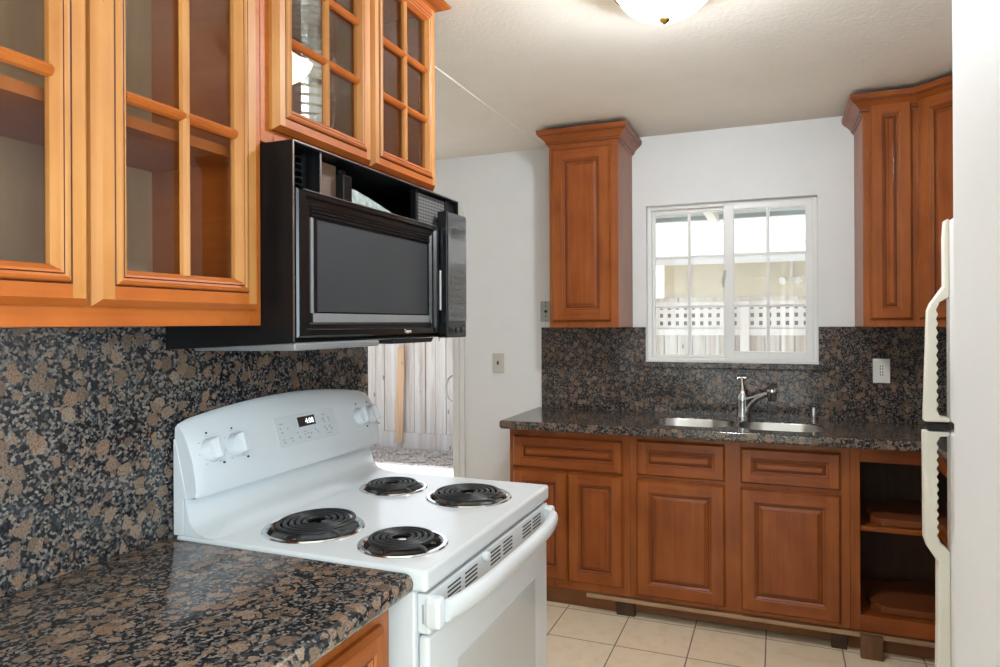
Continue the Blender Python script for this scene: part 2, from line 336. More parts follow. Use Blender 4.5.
def glass_door(name, M, w_, h, parent, cols, rows, stile=.052, t=.02, up=.0):
    b = B(M); e = stile
    side_mitre(b, w_, h, [(0, 0), (0, t*.4), (.005, t*.68), (.011, t)])
    flat_frame(b, w_, h, .011, e-.028, t)
    b.mi = 2; rect_rings(b, w_, h, [(e-.028, t), (e-.0265, t-.002), (e-.025, t)], cap=False)
    side_mitre(b, w_, h, [(e-.025, t), (e-.023, t+.003), (e-.018, t+.0045), (e-.014, t+.003)])
    b.mi = 2; rect_rings(b, w_, h, [(e-.014, t+.003), (e-.013, t+.0015), (e-.012, t+.003)], cap=False); b.mi = 0
    side_mitre(b, w_, h, [(e-.012, t+.003), (e-.008, t+.0015), (e-.005, t-.003), (e, t-.010), (e, 0)])
    d = finish(name, b, [LCV, LCH, GLZ], parent)
    iw, ih = w_-2*e, h-2*e; mw = .0105
    prof = lambda x: [(x-mw, t-.012), (x-mw*.75, t-.006), (x-.002, t-.0015), (x, t-.003), (x+.002, t-.0015), (x+mw*.75, t-.006), (x+mw, t-.012), (x+mw*.6, t-.018), (x-mw*.6, t-.018)]
    for k in range(1, cols):
        m = B(M); m.prism(prof(e + iw*k/cols), e-.002, h-e+.002, 'y'); finish('muntin', m, [LCV], d)
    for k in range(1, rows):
        m = B(M); m.prism(prof(e + ih*k/rows + up), e-.002, w_-e+.002, 'x'); finish('muntin', m, [LCH], d)
    g = B(M); g.box(e-.006, w_-e+.006, e-.006, h-e+.006, t-.0185, t-.0165); finish('pane', g, [CGL], d)
    return d
def sweep(b, path, prof, i0=0, i1=None):
    """mitred moulding: prof = (outwards, z); outwards is to the right of the walking direction"""
    P = [Vector(p) for p in path]; out = []
    for i, p in enumerate(P):
        d0 = (P[i]-P[i-1]).normalized() if i else None; d1 = (P[i+1]-P[i]).normalized() if i < len(P)-1 else None
        n = [Vector((d.y, -d.x)) for d in (d0, d1) if d is not None]
        m = n[0] if len(n) == 1 else (n[0]+n[1])/(1+n[0].dot(n[1]))
        out.append([(p.x+m.x*o, p.y+m.y*o, z) for o, z in prof])
    b.rings(out[i0:(len(P) if i1 is None else i1+1)])
# ------------------------------------------------------------------ the room
struct('floor', B().box(-1.7, 4.2, -3.0, 3.87, -.1, 0), TILE, 'beige square tile floor with dark grout lines', 'floor')
struct('ceiling', B().box(.06, 4.32, -3.12, 3.87, 2.39, 2.52), CEIL, 'off-white kitchen ceiling that carries the lamp', 'ceiling')
struct('ceiling', B().box(-1.7, .06, 1.87, 3.87, 2.384, 2.52), CEIL, 'rougher grey-white ceiling strip beside the back door', 'ceiling')
struct('wall_left', B().box(-.12, 0, -3.12, 1.967, 0, 2.52), WALL, 'white wall behind the stove and glass cabinets', 'wall')
struct('wall_left', B().box(-1.7, -.12, 1.87, 1.967, 0, 2.52), WALL, 'short white return wall beyond the stove', 'wall')
struct('wall_left', B().box(-1.7, -1.58, 1.967, 3.73, 0, 2.52), WALL, 'white side wall of the back door nook', 'wall')
X0, X1, Z0, Z1 = .634, 1.472, 1.187, 2.017
b = B(); b.box(-1.7, -1.42, 3.73, 3.87, 0, 2.52); b.box(-1.42, -.51, 3.73, 3.87, 2.04, 2.52); b.box(-.51, X0, 3.73, 3.87, 0, 2.52); b.box(X1, 2.57, 3.73, 3.87, 0, 2.52); b.box(X0, X1, 3.73, 3.87, 0, Z0); b.box(X0, X1, 3.73, 3.87, Z1, 2.52)
struct('wall_back', b, WALL, 'white back wall around the sink window and back door', 'wall')
struct('wall_right', B().box(1.545, 1.66, .55, 1.287, 0, 2.39), WALL, 'textured white wall end at the right edge of the photo', 'wall', bevel=.006)
struct('wall_right', B().box(1.66, 4.32, 1.187, 1.287, 0, 2.39), WALL, 'white wall behind the refrigerator', 'wall')
struct('wall_right', B().box(2.45, 2.57, 1.287, 3.73, 0, 2.39), WALL, 'white wall on the far right of the kitchen', 'wall')
b = B(); b.box(0, .5, -3.12, -3.0, 0, 2.39); b.box(3.3, 4.32, -3.12, -3.0, 0, 2.39); b.box(.5, 3.3, -3.12, -3.0, 0, .5); b.box(.5, 3.3, -3.12, -3.0, 2.35, 2.39)
struct('wall_front', b, WALL, 'white wall behind the camera', 'wall')
b = B(); b.box(4.2, 4.32, -3.0, -2.4, 0, 2.39); b.box(4.2, 4.32, .2, 1.187, 0, 2.39); b.box(4.2, 4.32, -2.4, .2, 0, .4); b.box(4.2, 4.32, -2.4, .2, 2.3, 2.39)
struct('wall_right', b, WALL, 'white side wall of the room behind the camera', 'wall')
for nm, bx, gl, lab in (('window_2', ((.5, 1.4, -3.09, -3.04, .5, 2.35), (1.45, 2.35, -3.09, -3.04, .5, 2.35), (2.4, 3.3, -3.09, -3.04, .5, 2.35)), 'y', 'wide window behind the camera'),
                        ('added_window_3', ((4.23, 4.28, -2.4, -1.1, .4, 2.3), (4.23, 4.28, -1.1, .2, .4, 2.3)), 'x', 'added unseen side window behind the camera')):  # side window is added as a source for light on the left doors
    w_ = sthing(nm, lab, 'window', (bx[0][0], bx[0][2], bx[0][4]))
    for x0, x1, y0, y1, z0, z1 in bx:
        f = B()
        if gl == 'y':
            f.box(x0, x0+.05, y0, y1, z0, z1); f.box(x1-.05, x1, y0, y1, z0, z1); f.box(x0+.05, x1-.05, y0, y1, z0, z0+.05); f.box(x0+.05, x1-.05, y0, y1, z1-.05, z1)
            g = B().box(x0+.05, x1-.05, y0+.022, y0+.028, z0+.05, z1-.05)
        else:
            f.box(x0, x1, y0, y0+.05, z0, z1); f.box(x0, x1, y1-.05, y1, z0, z1); f.box(x0, x1, y0+.05, y1-.05, z0, z0+.05); f.box(x0, x1, y0+.05, y1-.05, z1-.05, z1)
            g = B().box(x0+.022, x0+.028, y0+.05, y1-.05, z0+.05, z1-.05)
        fo = finish('window_frame', f, VIN, w_); finish('pane', g, GLASS, fo)
# back door opening: casing, sliding leaf stile, pull handle
d1 = sthing('door_1', 'open white back door frame with a pale fence beyond', 'door', (-.96, 3.8, 0))
b = B()
for x0, x1, y in ((-.505, -.487, 3.718), (-.487, -.472, 3.712), (-.472, -.452, 3.719), (-.452, -.440, 3.714)): b.box(x0, x1, y, 3.729, 0, 2.095)
b.box(-1.49, -1.425, 3.714, 3.729, 0, 2.095); b.box(-1.425, -.505, 3.714, 3.729, 2.03, 2.095); finish('door_casing', b, TRIM, d1, bevel=.002)
b = B(); b.box(-.524, -.511, 3.735, 3.868, 0, 2.026); b.box(-1.419, -1.406, 3.735, 3.868, 0, 2.026); b.box(-1.419, -.511, 3.735, 3.868, 2.026, 2.039); b.box(-1.406, -.524, 3.735, 3.868, .001, .015); finish('door_jamb', b, TRIM, d1)
dd = Vector((-.437, .8995, 0)); dn = Vector((-.8995, -.437, 0)); ho_ = Vector((-.573, 3.885, .02))
b = B(frame(ho_, dd, (0, 0, 1), dn)); b.box(0, .86, 0, 1.99, -.035, 0); lf = finish('door_leaf', b, TRIM, d1, bevel=.003)
b = B(frame(ho_, dd, (0, 0, 1), dn)); b.tube([(.76, q-.065, w_) for q, w_ in ((.86, 0), (.865, .03), (.885, .055), (.93, .068), (.985, .068), (1.03, .055), (1.05, .03), (1.055, 0))], .009, 10)
finish('door_handle', b, GAL, lf, smooth=True)
# ------------------------------------------------------------------ sink window
w1 = sthing('window_1', 'white sliding window with grid bars above the sink', 'window', (X0, 3.80, Z0))
b = B(); y0, y1 = 3.772, 3.845
b.box(X0, X0+.022, y0, y1, Z0, Z1); b.box(X1-.018, X1, y0, y1, Z0, Z1); b.box(X0+.022, X1-.018, y0, y1, Z0, Z0+.016); b.box(X0+.022, X1-.018, y0, y1, Z1-.02, Z1)
finish('window_frame', b, VIN, w1, bevel=.002)
def sash(nm, x0, x1, z0, z1, y0, y1, wl, wr, wb, wt, xm):
    b = B(); b.box(x0, x0+wl, y0, y1, z0, z1); b.box(x1-wr, x1, y0, y1, z0, z1); b.box(x0+wl, x1-wr, y0, y1, z0, z0+wb); b.box(x0+wl, x1-wr, y0, y1, z1-wt, z1)
    s = finish(nm, b, VIN, w1, bevel=.003); ym = (y0+y1)/2
    finish('pane', B().box(x0+wl, x1-wr, ym+.004, ym+.008, z0+wb, z1-wt), GLASS, s)
    finish('muntin', B().box(xm-.008, xm+.008, ym-.006, ym+.003, z0+wb, z1-wt), VIN, s)
    for z in (1.741, 1.474): finish('muntin', B().box(x0+wl, x1-wr, ym-.0065, ym+.003, z-.007, z+.007), VIN, s)
    return s
sash('fixed_sash', X0+.022, 1.06, Z0+.016, Z1-.02, 3.80, 3.83, .014, .03, .012, .018, .850)
ss = sash('sliding_sash', 1.028, X1-.018, Z0+.012, Z1-.012, 3.768, 3.797, .052, .034, .040, .030, 1.244)
b = B(); b.tube([(1.036, 3.764, 1.66), (1.031, 3.752, 1.63), (1.026, 3.745, 1.60), (1.028, 3.752, 1.572)], [.006, .009, .008, .004], 8)
finish('latch', b, CREAM, ss, smooth=True)
# ------------------------------------------------------------------ outside
struct('ground', B().box(-14, 14, 7.6, 24, -.35, -.17), PAT, 'pale ground behind the fence', 'ground')
b = B(); b.box(-9, 9, 3.87, 6.66, -.35, -.15); b.box(-9, -1.7, -4, 3.87, -.35, -.15)
struct('patio', b, PAT, 'sunlit pale concrete outside the back door', 'patio')
random.seed(4)
b = B(); b.box(-9, 9, 6.66, 7.598, -.35, -.165)
for k in range(900):
    x, y, r = random.uniform(-4.2, -1.2), random.uniform(6.6, 7.47), random.uniform(.012, .035)
    c = Vector((x, y, -.165+r*.25)); a0 = random.uniform(0, 6)
    up, dn = c+Vector((0, 0, r*.8)), c-Vector((0, 0, r*.5)); ring = [c+Vector((math.cos(a0+q*1.2566)*r*random.uniform(.8, 1.2), math.sin(a0+q*1.2566)*r*random.uniform(.8, 1.2), random.uniform(-.2, .3)*r)) for q in range(5)]
    for q in range(5): b.face([ring[q], ring[(q+1) % 5], up]); b.face([ring[(q+1) % 5], ring[q], dn])
tag(finish('gravel', b, [GSM]), 'grey gravel bed along the foot of the fence', 'gravel', kind='stuff')
fe = thing('wooden_fence', 'weathered pale board fence with a lattice top seen through window and door', 'fence', (0, 7.6, -.15))
b = B(); x = -7.0; k = 0
while x < 6:
    wd = .138 + .012*math.sin(k*2.3); dz = .008*math.sin(k*1.7)
    b.box(x, x+wd, 7.60+.004*math.sin(k*3.1), 7.62, -.02, 1.262); x += wd + random.uniform(.004, .011); k += 1
b.box(-7, 6, 7.627, 7.64, .0, 1.262)
finish('board_panel', b, FEN, fe)
finish('kickboard', B().box(-7, 6, 7.565, 7.598, -.164, .03), FEN, fe)
finish('rail', B().box(-7, 6, 7.56, 7.598, 1.255, 1.318), FEL, fe)
finish('cap_rail', B().box(-7, 6, 7.54, 7.66, 1.612, 1.652), FEN, fe)
b = B(); p = .084
for k in range(155): xx = -7+k*p; b.box(xx, xx+.05, 7.585, 7.593, 1.318, 1.612)
for k in range(4): zz = 1.318+k*p; b.box(-7, 6, 7.594, 7.602, zz, zz+.042)
finish('lattice', b, FEL, fe)
for xx in (-6.6, -4.4, -1.45, .93, 3.2): finish('fence_post', B().box(xx, xx+.09, 7.53, 7.565, -.15, 1.61), FEL, fe)
b = B(); q4 = lambda x, y, z, w_: [(x+dx*w_, y+dy, z) for dx, dy in ((0, 0), (1, 0), (1, .02), (0, .02))]; b.rings([q4(-3.17, 7.53, -.10, .10), q4(-3.165, 7.532, .3, .105), q4(-3.15, 7.535, .66, .10), q4(-3.155, 7.536, .70, .11), q4(-3.135, 7.54, 1.10, .085)])
tag(finish('wooden_stake', b, STK), 'tan wooden stake leaning upright against the pale fence by the back door', 'stake')
ho = thing('neighbour_house', 'cream neighbouring house with pale shingle roof beyond the lattice fence', 'house', (-.28, 10.5, -.17))
finish('wall', B().box(-.28, 9, 10.5, 15, -.17, 2.48), SID, ho)
finish('low_dark_sheet', B().box(-.34, 9, 10.44, 10.498, -.17, 1.70), LOW, ho)  # grey-brown sheet added behind the lattice, darker than the siding
b = B(frame((-1.3, 9.95, 2.30), (1, 0, 0), (0, .905, .425), (0, -.425, .905))); b.box(0, 11, 0, 6.5, -.02, .02); finish('roof', b, ROOF, ho)
b = B(); b.box(-1.3, 9.7, 9.93, 9.955, 2.20, 2.32); finish('fascia', b, TRIM, ho)
fl = thing('flood_light', 'white twin flood light on a conduit on the cream house wall', 'outdoor light', (1.46, 10.46, 2.0))
finish('conduit', B().tube([(1.485, 10.47, 2.29), (1.475, 10.47, 2.02)], .014, 8), VIN, fl, smooth=True)
for xx in (1.38, 1.53):
    b = B(); b.lathe([(.02, 0), (.03, .03), (.055, .09), (.055, .10)], (xx*.6+1.455*.4, 10.44, 2.0), (xx-1.455, -.10, -.05), 14); finish('lamp_head', b, VIN, fl, smooth=True)
ea = sthing('roof_eave', 'grey underside of the house eave above the window', 'eave', (0, 3.9, 2.06))
b = B(); b.box(-.7, 3.4, 3.87, 4.46, 2.055, 2.085); finish('soffit', b, EAV, ea)
b = B(); b.box(-.7, 3.4, 4.46, 4.50, 2.03, 2.22); finish('fascia', b, EAV, ea)
for xx in (.905, 2.1): finish('rafter_tail', B().prism([(3.87, 2.055), (3.87, 2.0), (4.40, 2.0), (4.54, 2.02), (4.54, 2.12), (4.50, 2.12), (4.50, 2.03), (4.46, 2.03), (4.46, 2.055)], xx, xx+.05, 'x'), TRIM, ea)
# ------------------------------------------------------------------ left wall: glass cabinets
def left_cabinet(nm, lab, y0, y1, z0, z1, doors, shelf, dz, crown):
    t = thing(nm, lab, 'cabinet', (0.001, y0, z0)); D = .27
    b = B(); b.box(.004, D, y0, y0+.016, z0, z1); b.box(.004, D, y1-.016, y1, z0, z1); b.box(.004, D, y0+.016, y1-.016, z0+.012, z0+.028); b.box(.004, D, y0+.016, y1-.016, z1-.016, z1)
    finish('carcass', b, LCH, t)
    finish('back_panel', B().box(.001, .004, y0, y1, z0, z1), WIN, t)
    b = B(); f0, f1 = D, .29; sr = doors[0][0]-y0, y1-doors[-1][1]
    b.box(f0, f1, y0, doors[0][0]+.012, z0, z1, 0); b.box(f0, f1, doors[-1][1]-.012, y1, z0, z1, 0)
    b.box(f0, f1, doors[0][0]+.012, doors[-1][1]-.012, z0, dz[0]+.012, 1); b.box(f0, f1, doors[0][0]+.012, doors[-1][1]-.012, dz[1]-.02, z1, 1)
    ym = (doors[0][1]+doors[1][0])/2; b.box(f0, f1, ym-.02, ym+.02, dz[0]+.012, dz[1]-.02, 0)
    finish('face_frame', b, [LCH, LCH], t, bevel=.0015)
    if shelf: finish('shelf', B().box(.006, .262, y0+.017, y1-.017, shelf-.020, shelf), LCH, t)
    for a, c in doors: glass_door('door', frame((.29, a, dz[0]), (0, 1, 0), (0, 0, 1), (1, 0, 0)), c-a, dz[1]-dz[0], t, 2, 3, .060 if shelf else .056, up=.010 if shelf else 0)
    b = B(); prof = [(0, z1-.004), (.004, z1-.004), (.012, z1+.004), (.026, z1+.008), (.040, z1+.016), (.046, z1+.022), (0, z1+.022)]
    sweep(b, [(.29, y0), (.29, y1), (.004, y1)] if crown else [(.29, y0), (.29, y1)], prof); finish('crown_moulding', b, LCH, t)
    return t
left_cabinet('glass_cabinet', 'wooden wall cabinet with two tall glass doors over the left granite counter', .35, 1.143, 1.388, 2.366, ((.388, .7485), (.755, 1.119)), 1.748, (1.42, 2.362), False)
cb = left_cabinet('glass_cabinet', 'shorter wooden glass-door cabinet mounted above the black microwave', 1.1435, 1.920, 1.772, 2.366, ((1.171, 1.5425), (1.546, 1.906)), None, (1.803, 2.362), True)
b = B(); pr = [(.078, 1.80)]
for k in range(70):
    z = 1.803+k*.0078; pr.append((.078 + .001*(k % 3) if z < 2.07 else .071 + .012*(k % 2), z))
b.lathe(pr, (.15, 1.47, 0), (0, 0, 1), 28)
tag(finish('exhaust_duct', b, FOIL), 'silver corrugated exhaust duct inside the cabinet above the microwave', 'duct')
# ------------------------------------------------------------------ left granite and base cabinet
bs = thing('granite_backsplash', 'brown speckled granite backsplash behind the stove', 'backsplash', (0, .5, .914))
finish('slab', B().box(.0005, .02, -.9, 1.966, .9145, 1.386), GRA, bs, bevel=.001)
cpf = [(.001, .874), (.626, .874)] + [(.624+.018*math.cos(R(a)), .894+.020*math.sin(R(a))) for a in range(-75, 76, 15)] + [(.626, .914), (.001, .914)]
tag(finish('granite_countertop', B().prism(cpf, -.9, 1.1525, 'y'), GRA, bevel=.0015, seg=2, smooth=True), 'brown speckled granite countertop left of the stove', 'countertop')
bl = thing('base_cabinet', 'wooden base cabinet under the left granite counter', 'cabinet', (.0, .28, 0))
finish('carcass', B().box(.03, .60, .28, 1.132, .10, .873), WV, bl, bevel=.0015)
finish('toe_kick', B().box(.03, .54, .28, 1.132, 0, .10), WDK, bl)
for a, c in ((.30, .69), (.702, 1.092)):
    raised_front('drawer_front', frame((.6005, a, .70), (0, 1, 0), (0, 0, 1), (1, 0, 0)), c-a, .138, bl, .036)
    raised_front('door', frame((.6005, a, .13), (0, 1, 0), (0, 0, 1), (1, 0, 0)), c-a, .555, bl)
# ------------------------------------------------------------------ electric range
def boolean(o, cutter_bld):
    bm = cutter_bld.bm; bmesh.ops.translate(bm, verts=bm.verts, vec=-LOC[o.name]); bmesh.ops.recalc_face_normals(bm, faces=bm.faces)
    me = bpy.data.meshes.new('cut'); bm.to_mesh(me); bm.free(); c = bpy.data.objects.new('cut', me); COL.objects.link(c)
    c.parent = o.parent
    md = o.modifiers.new('cut', 'BOOLEAN'); md.operation = 'DIFFERENCE'; md.object = c; md.solver = 'EXACT'
    o.modifiers.move(len(o.modifiers)-1, 0)
    dg = bpy.context.evaluated_depsgraph_get(); dg.update()
    for m in list(o.modifiers):
        if m.type == 'BEVEL': m.show_viewport = False
    dg.update(); nm = bpy.data.meshes.new_from_object(o.evaluated_get(dg))
    old = o.data; nm.name = old.name; o.data = nm
    o.modifiers.remove(md); bpy.data.objects.remove(c)
    for m in o.modifiers: m.show_viewport = True
YA, YB = 1.155, 1.912; YM = (YA+YB)/2
rg = thing('electric_range', 'white electric coil stove between the granite counter and the back door', 'stove', (.03, YM, 0))
b = B(); b.box(.05, .64, YA+.003, YB-.003, .05, .878); finish('body', b, ENA, rg, bevel=.004)
for y in (YA+.06, YB-.06):
    for x in (.10, .58): finish('levelling_foot', B().lathe([(.02, 0), (.02, .012), (.01, .014), (.01, .05)], (x, y, 0), (0, 0, 1), 12), BLK, rg)
ct = finish('cooktop', B().box(.036, .668, YA, YB, .879, .921), ENA, rg, bevel=.009, seg=3)
BUR = ((.292, 1.313, .116, .099, 5), (.540, 1.290, .097, .079, 4), (.262, 1.719, .097, .079, 4), (.508, 1.701, .116, .099, 5))
cut = B()
for x, y, pr_, cr, n in BUR: cut.lathe([(pr_-.008, .80), (pr_-.008, .95)], (x, y, 0), (0, 0, 1), 40)
boolean(ct, cut)
PAN = plain('stained_dark_chrome', (.10, .085, .075), .14, metal=.9, noise=-.5)
for i, (x, y, pr_, cr, n) in enumerate(BUR):
    b = B(); b.lathe([(pr_, .9214), (pr_-.002, .9245), (pr_-.010, .9245), (pr_-.014, .921)], (x, y, 0), (0, 0, 1), 48, False, False)
    pan = finish('drip_pan', b, CHR, rg, smooth=True)
    b = B(); b.lathe([(pr_-.014, .921), (pr_-.020, .908), (pr_-.045, .898), (.02, .893)], (x, y, 0), (0, 0, 1), 48, False, True)
    finish('drip_bowl', b, PAN, pan, smooth=True)
    path = []; turns = n; r0_ = .020
    a_end = -.6
    for k in range(int(turns*40)+1):
        u = k/(turns*40); r_ = r0_+(cr-.0055-r0_)*u; a = a_end-2*math.pi*turns*(1-u)
        zz = .9335 + (.004*(r_*math.cos(a-.9))/cr+.003 if i == 0 else 0)
        path.append((x+r_*math.cos(a), y+r_*math.sin(a), zz))
    ex = (cr+.003)
    path += [(x+ex*math.cos(a_end+.10), y+ex*math.sin(a_end+.10), .930), (x+(ex+.006)*math.cos(a_end+.2), y+(ex+.006)*math.sin(a_end+.2), .918)]
    b = B(); b.tube([(q[0]+(.006 if i == 0 else 0), q[1]+(.008 if i == 0 else 0), q[2]) for q in path], .0050, 10, up=(0, 0, 1), flat=.85)
    co = finish('burner_coil', b, COIL, rg, smooth=True)
    b = B()
    for k in range(3):
        a = .5+k*2.0944
        b.face([(x, y, .924), (x+cr*math.cos(a), y+cr*math.sin(a), .9275), (x+cr*math.cos(a), y+cr*math.sin(a), .917), (x, y, .914)])
    b.lathe([(.016, .924), (.017, .927), (.010, .930), (0, .930)], (x, y, 0), (0, 0, 1), 16)
    finish('coil_support', b, STEEL if i != 1 else CHR, co)
# riser with cove, control panel with bowed top
b = B(); b.prism([(.034, .922), (.150, .9215), (.118, .9235), (.092, .932), (.076, .950), (.068, .975), (.064, 1.006), (.034, 1.006)], YA+.004, YB-.004, 'y'); finish('backguard_riser', b, ENA, rg, smooth=True)
FACE = [(.1000, 1.018), (.0985, 1.04), (.0900, 1.08), (.0730, 1.12), (.0590, 1.143)]
def facex(z):
    for (xa, za), (xb, zb) in zip(FACE, FACE[1:]):
        if z <= zb: return xa+(xb-xa)*(z-za)/(zb-za)
    return FACE[-1][0]-(z-FACE[-1][1])*.6
b = B(); rs = []
n = 30
for k in range(-1, n+2):
    kk = min(max(k, 0), n); s_ = -1+2*kk/n; y = YM + s_*((YB-YA)/2-.0065)
    lift = .015+.031*(1-s_*s_) - (.004 if kk in (0, n) else 0)
    pts = [(.034, 1.004), (.084, 1.003), (.096, 1.007)] + FACE + [(.0500, 1.152), (.0440, 1.157), (.0400, 1.158), (.0350, 1.154), (.034, 1.146)]
    sec = [(x, z + lift*max(0, (z-1.018)/.14)) for x, z in pts]
    if k in (-1, n+1):
        y = YM + (-1 if k < 0 else 1)*((YB-YA)/2-.001); cx_, cz_ = .06, 1.08; sec = [(cx_+(x-cx_)*.93, cz_+(z-cz_)*.965) for x, z in sec]
    rs.append([(x, y, z) for x, z in sec])
b.rings(rs); cp = finish('control_panel', b, ENA, rg, smooth=True)
for y0, y1 in ((YA-.002, YA+.0005), (YB-.0005, YB+.002)):
    finish('end_cap', B().prism([(.034, .922), (.062, .922), (.063, 1.002), (.072, 1.004), (.046, 1.11), (.038, 1.135), (.034, 1.135)], y0, y1, 'y'), ENA, rg, bevel=.0015)
def onface(y, z):                              # panel frame at (y, z): U along the panel, V up its slope, W outwards
    s_ = (y-YM)/((YB-YA)/2-.0065); lift = .015+.031*(1-s_*s_); zz = (z-1.018)/(1+lift/.14)+1.018
    x = facex(zz); d = .004; sl = (facex(zz+d)-facex(zz-d))/(2*d)/(1+lift/.14)
    V = Vector((sl, 0, 1)).normalized(); U = Vector((0, 1, 0)); return frame((x, y, z), U, V, U.cross(V))
M0 = onface(1.560, 1.110); b = B(M0); b.rings([[(-.128, -.040, -.002), (.128, -.040, -.002), (.128, .038, -.002), (-.128, .038, -.002)], [(-.128, -.040, .0012), (.128, -.040, .0012), (.128, .038, .0012), (-.128, .038, .0012)]])
kp = finish('touch_pad_overlay', b, plain('pale_grey_overlay', (.61, .645, .665), .25, coat=.3, noise=.01), cp, bevel=.0006)
b = B(M0); b.box(-.038, .035, .002, .029, .0012, .0018); finish('clock_display', b, DIS, cp)
text_mesh('clock_digits', '4:08', .021, M0 @ Matrix.Translation((.010, .0145, .0021)), DIG, cp)
for u, v, w_, h in ((-.105, .020, .014, .003), (-.112, .008, .005, .004), (-.083, .006, .006, .003), (-.108, -.003, .010, .003), (-.108, -.022, .008, .003), (-.106, -.030, .010, .003), (-.079, -.022, .010, .003), (-.074, -.029, .004, .003), (-.05, -.011, .004, .005), (-.045, -.025, .007, .005),
                   (-.018, -.012, .014, .002), (-.020, -.020, .006, .004), (-.007, -.018, .006, .004), (.006, -.020, .006, .004), (-.008, -.030, .014, .004), (.028, -.013, .004, .005), (.036, -.020, .004, .007), (.075, .024, .012, .003), (.070, .012, .010, .004), (.073, .004, .010, .003), (.094, .012, .004, .006), (.098, .004, .004, .006), (.070, -.012, .004, .007), (.077, -.020, .004, .007), (.092, -.012, .004, .007), (.098, -.020, .004, .007), (.085, -.031, .026, .0016)):
    finish('printed_mark', B(M0).box(u-w_/2, u+w_/2, v-h/2, v+h/2, .0010, .0016), PRT, cp)
for y in (1.212, 1.288, 1.812, 1.878):
    M = onface(y, 1.104); b = B(M)
    b.lathe([(.0275, 0), (.0275, .003), (.0255, .006), (.0245, .017), (.0220, .0205), (0, .0205)], (0, 0, 0), (0, 0, 1), 32)
    kn = finish('knob', b, ENK, rg, smooth=True)
    b = B(M); b.rings([[(-.0075, -.0235, .012), (.0075, -.0235, .012), (.0075, .0235, .012), (-.0075, .0235, .012)], [(-.0042, -.0225, .032), (.0042, -.0225, .032), (.0042, .0225, .032), (-.0042, .0225, .032)]]); finish('knob_grip', b, ENK, kn, bevel=.002)
    for u, v, s_ in ((0, .041, .0022), (.030, -.034, .0022)): finish('scale_mark', B(M).box(u-s_, u+s_, v-s_, v+s_, -.002, .0008), HOLE, cp)
    for a in (.9, 1.7, 2.5, 3.3, 4.1, 5.3):
        ca, sa = .035*math.cos(a), .035*math.sin(a); finish('scale_mark', B(M).box(ca-.002, ca+.002, sa-.0006, sa+.0006, -.002, .0008), PRT, cp)
# front: vent trim, oven door, handle, drawer
finish('vent_trim', B().box(.640, .6665, YA+.014, YB-.014, .794, .872), ENA, rg, bevel=.004)
for y0, y1 in ((1.248, 1.31), (1.332, 1.396), (1.473, 1.533), (1.552, 1.613), (1.689, 1.755), (1.768, 1.836)):
    b = B()
    for k in range(4): z = .828+k*.0092; b.box(.6655, .6671, y0, y1, z, z+.0036)
    finish('vent_slots', b, HOLE, rg)
b = B(); b.lathe([(0, -.004), (.008, -.002), (.011, .006), (.009, .014), (0, .017)], (.6665, 1.432, .864), (1, 0, 0), 16); finish('door_latch', b, ENK, rg, smooth=True)
od = finish('oven_door', B().box(.642, .665, YA+.013, YB-.013, .165, .790), ENA, rg, bevel=.008, seg=3)
b = B(); b.box(.664, .6658, 1.295, 1.79, .36, .692); finish('oven_window', b, OVG, od, bevel=.0006)
hp = []
for k in range(21):
    u = -1+k/10; hp.append((.690+.024*(1-u**4), YM+u*.342, .836))
b = B(); b.tube(hp, [.0155]*21, 16, up=(0, 0, 1), flat=1.35); hd = finish('oven_handle', b, ENK, od, smooth=True)
for y0, y1 in ((YA+.010, YA+.040), (YB-.040, YB-.010)): finish('handle_mount', B().box(.655, .690, y0, y1, .806, .866), ENK, od, bevel=.009, seg=3)
finish('side_notch', B().box(.652, .655, YA+.0119, YA+.0135, .815, .852), PRT, od)
finish('storage_drawer', B().box(.642, .662, YA+.013, YB-.013, .05, .155), ENA, rg, bevel=.006)
# ------------------------------------------------------------------ microwave
mw = thing('microwave', 'black over-the-range microwave with its top vent grille missing', 'microwave', (.021, 1.535, 1.34))
MA, MB = 1.1445, 1.930
side = [(.022, 1.335), (.372, 1.352), (.372, 1.768), (.022, 1.768)]
b = B(); b.prism(side, MA, MA+.005, 'y'); b.prism(side, MB-.005, MB, 'y'); b.box(.022, .372, MA+.005, MB-.005, 1.763, 1.768); b.box(.022, .345, MA+.005, MB-.005, 1.664, 1.669)
b.box(.17, .175, MA+.005, MB-.005, 1.669, 1.763); b.prism([(.022, 1.336), (.362, 1.3525), (.362, 1.357), (.022, 1.342)], MA+.005, MB-.005, 'y'); b.box(.325, .345, MA+.005, MB-.005, 1.357, 1.664)
finish('casing', b, BLM, mw, bevel=.0012)
b = B(); b.box(.3705, .3728, MA, MA+.0028, 1.354, 1.767); b.box(.3705, .3728, MA+.0028, MB, 1.7655, 1.768); finish('casing_lip', b, STEEL, mw)
b = B(); b.box(.335, .338, MA+.006, MA+.014, 1.669, 1.760); b.box(.335, .338, MA+.072, MA+.085, 1.669, 1.760)
for k in range(6): z = 1.675+k*.0145; b.rings([[(.335, MA+.014, z), (.335, MA+.072, z), (.320, MA+.072, z+.009), (.320, MA+.014, z+.009)], [(.335, MA+.014, z+.0035), (.335, MA+.072, z+.0035), (.320, MA+.072, z+.0125), (.320, MA+.014, z+.0125)]])
finish('louvre_panel', b, BLK, mw)
finish('divider_post', B().box(.30, .366, 1.240, 1.247, 1.669, 1.763), BLM, mw, bevel=.001)
finish('divider_edge', B().box(.366, .3675, 1.240, 1.246, 1.669, 1.763), STEEL, mw)
finish('filler_board', B().box(.330, .334, 1.250, 1.345, 1.669, 1.757), BRN, mw)
b = B(); b.box(.325, .356, 1.346, 1.380, 1.669, 1.738); b.box(.328, .345, 1.350, 1.370, 1.738, 1.752); finish('vent_motor_bracket', b, BLK, mw, bevel=.003)
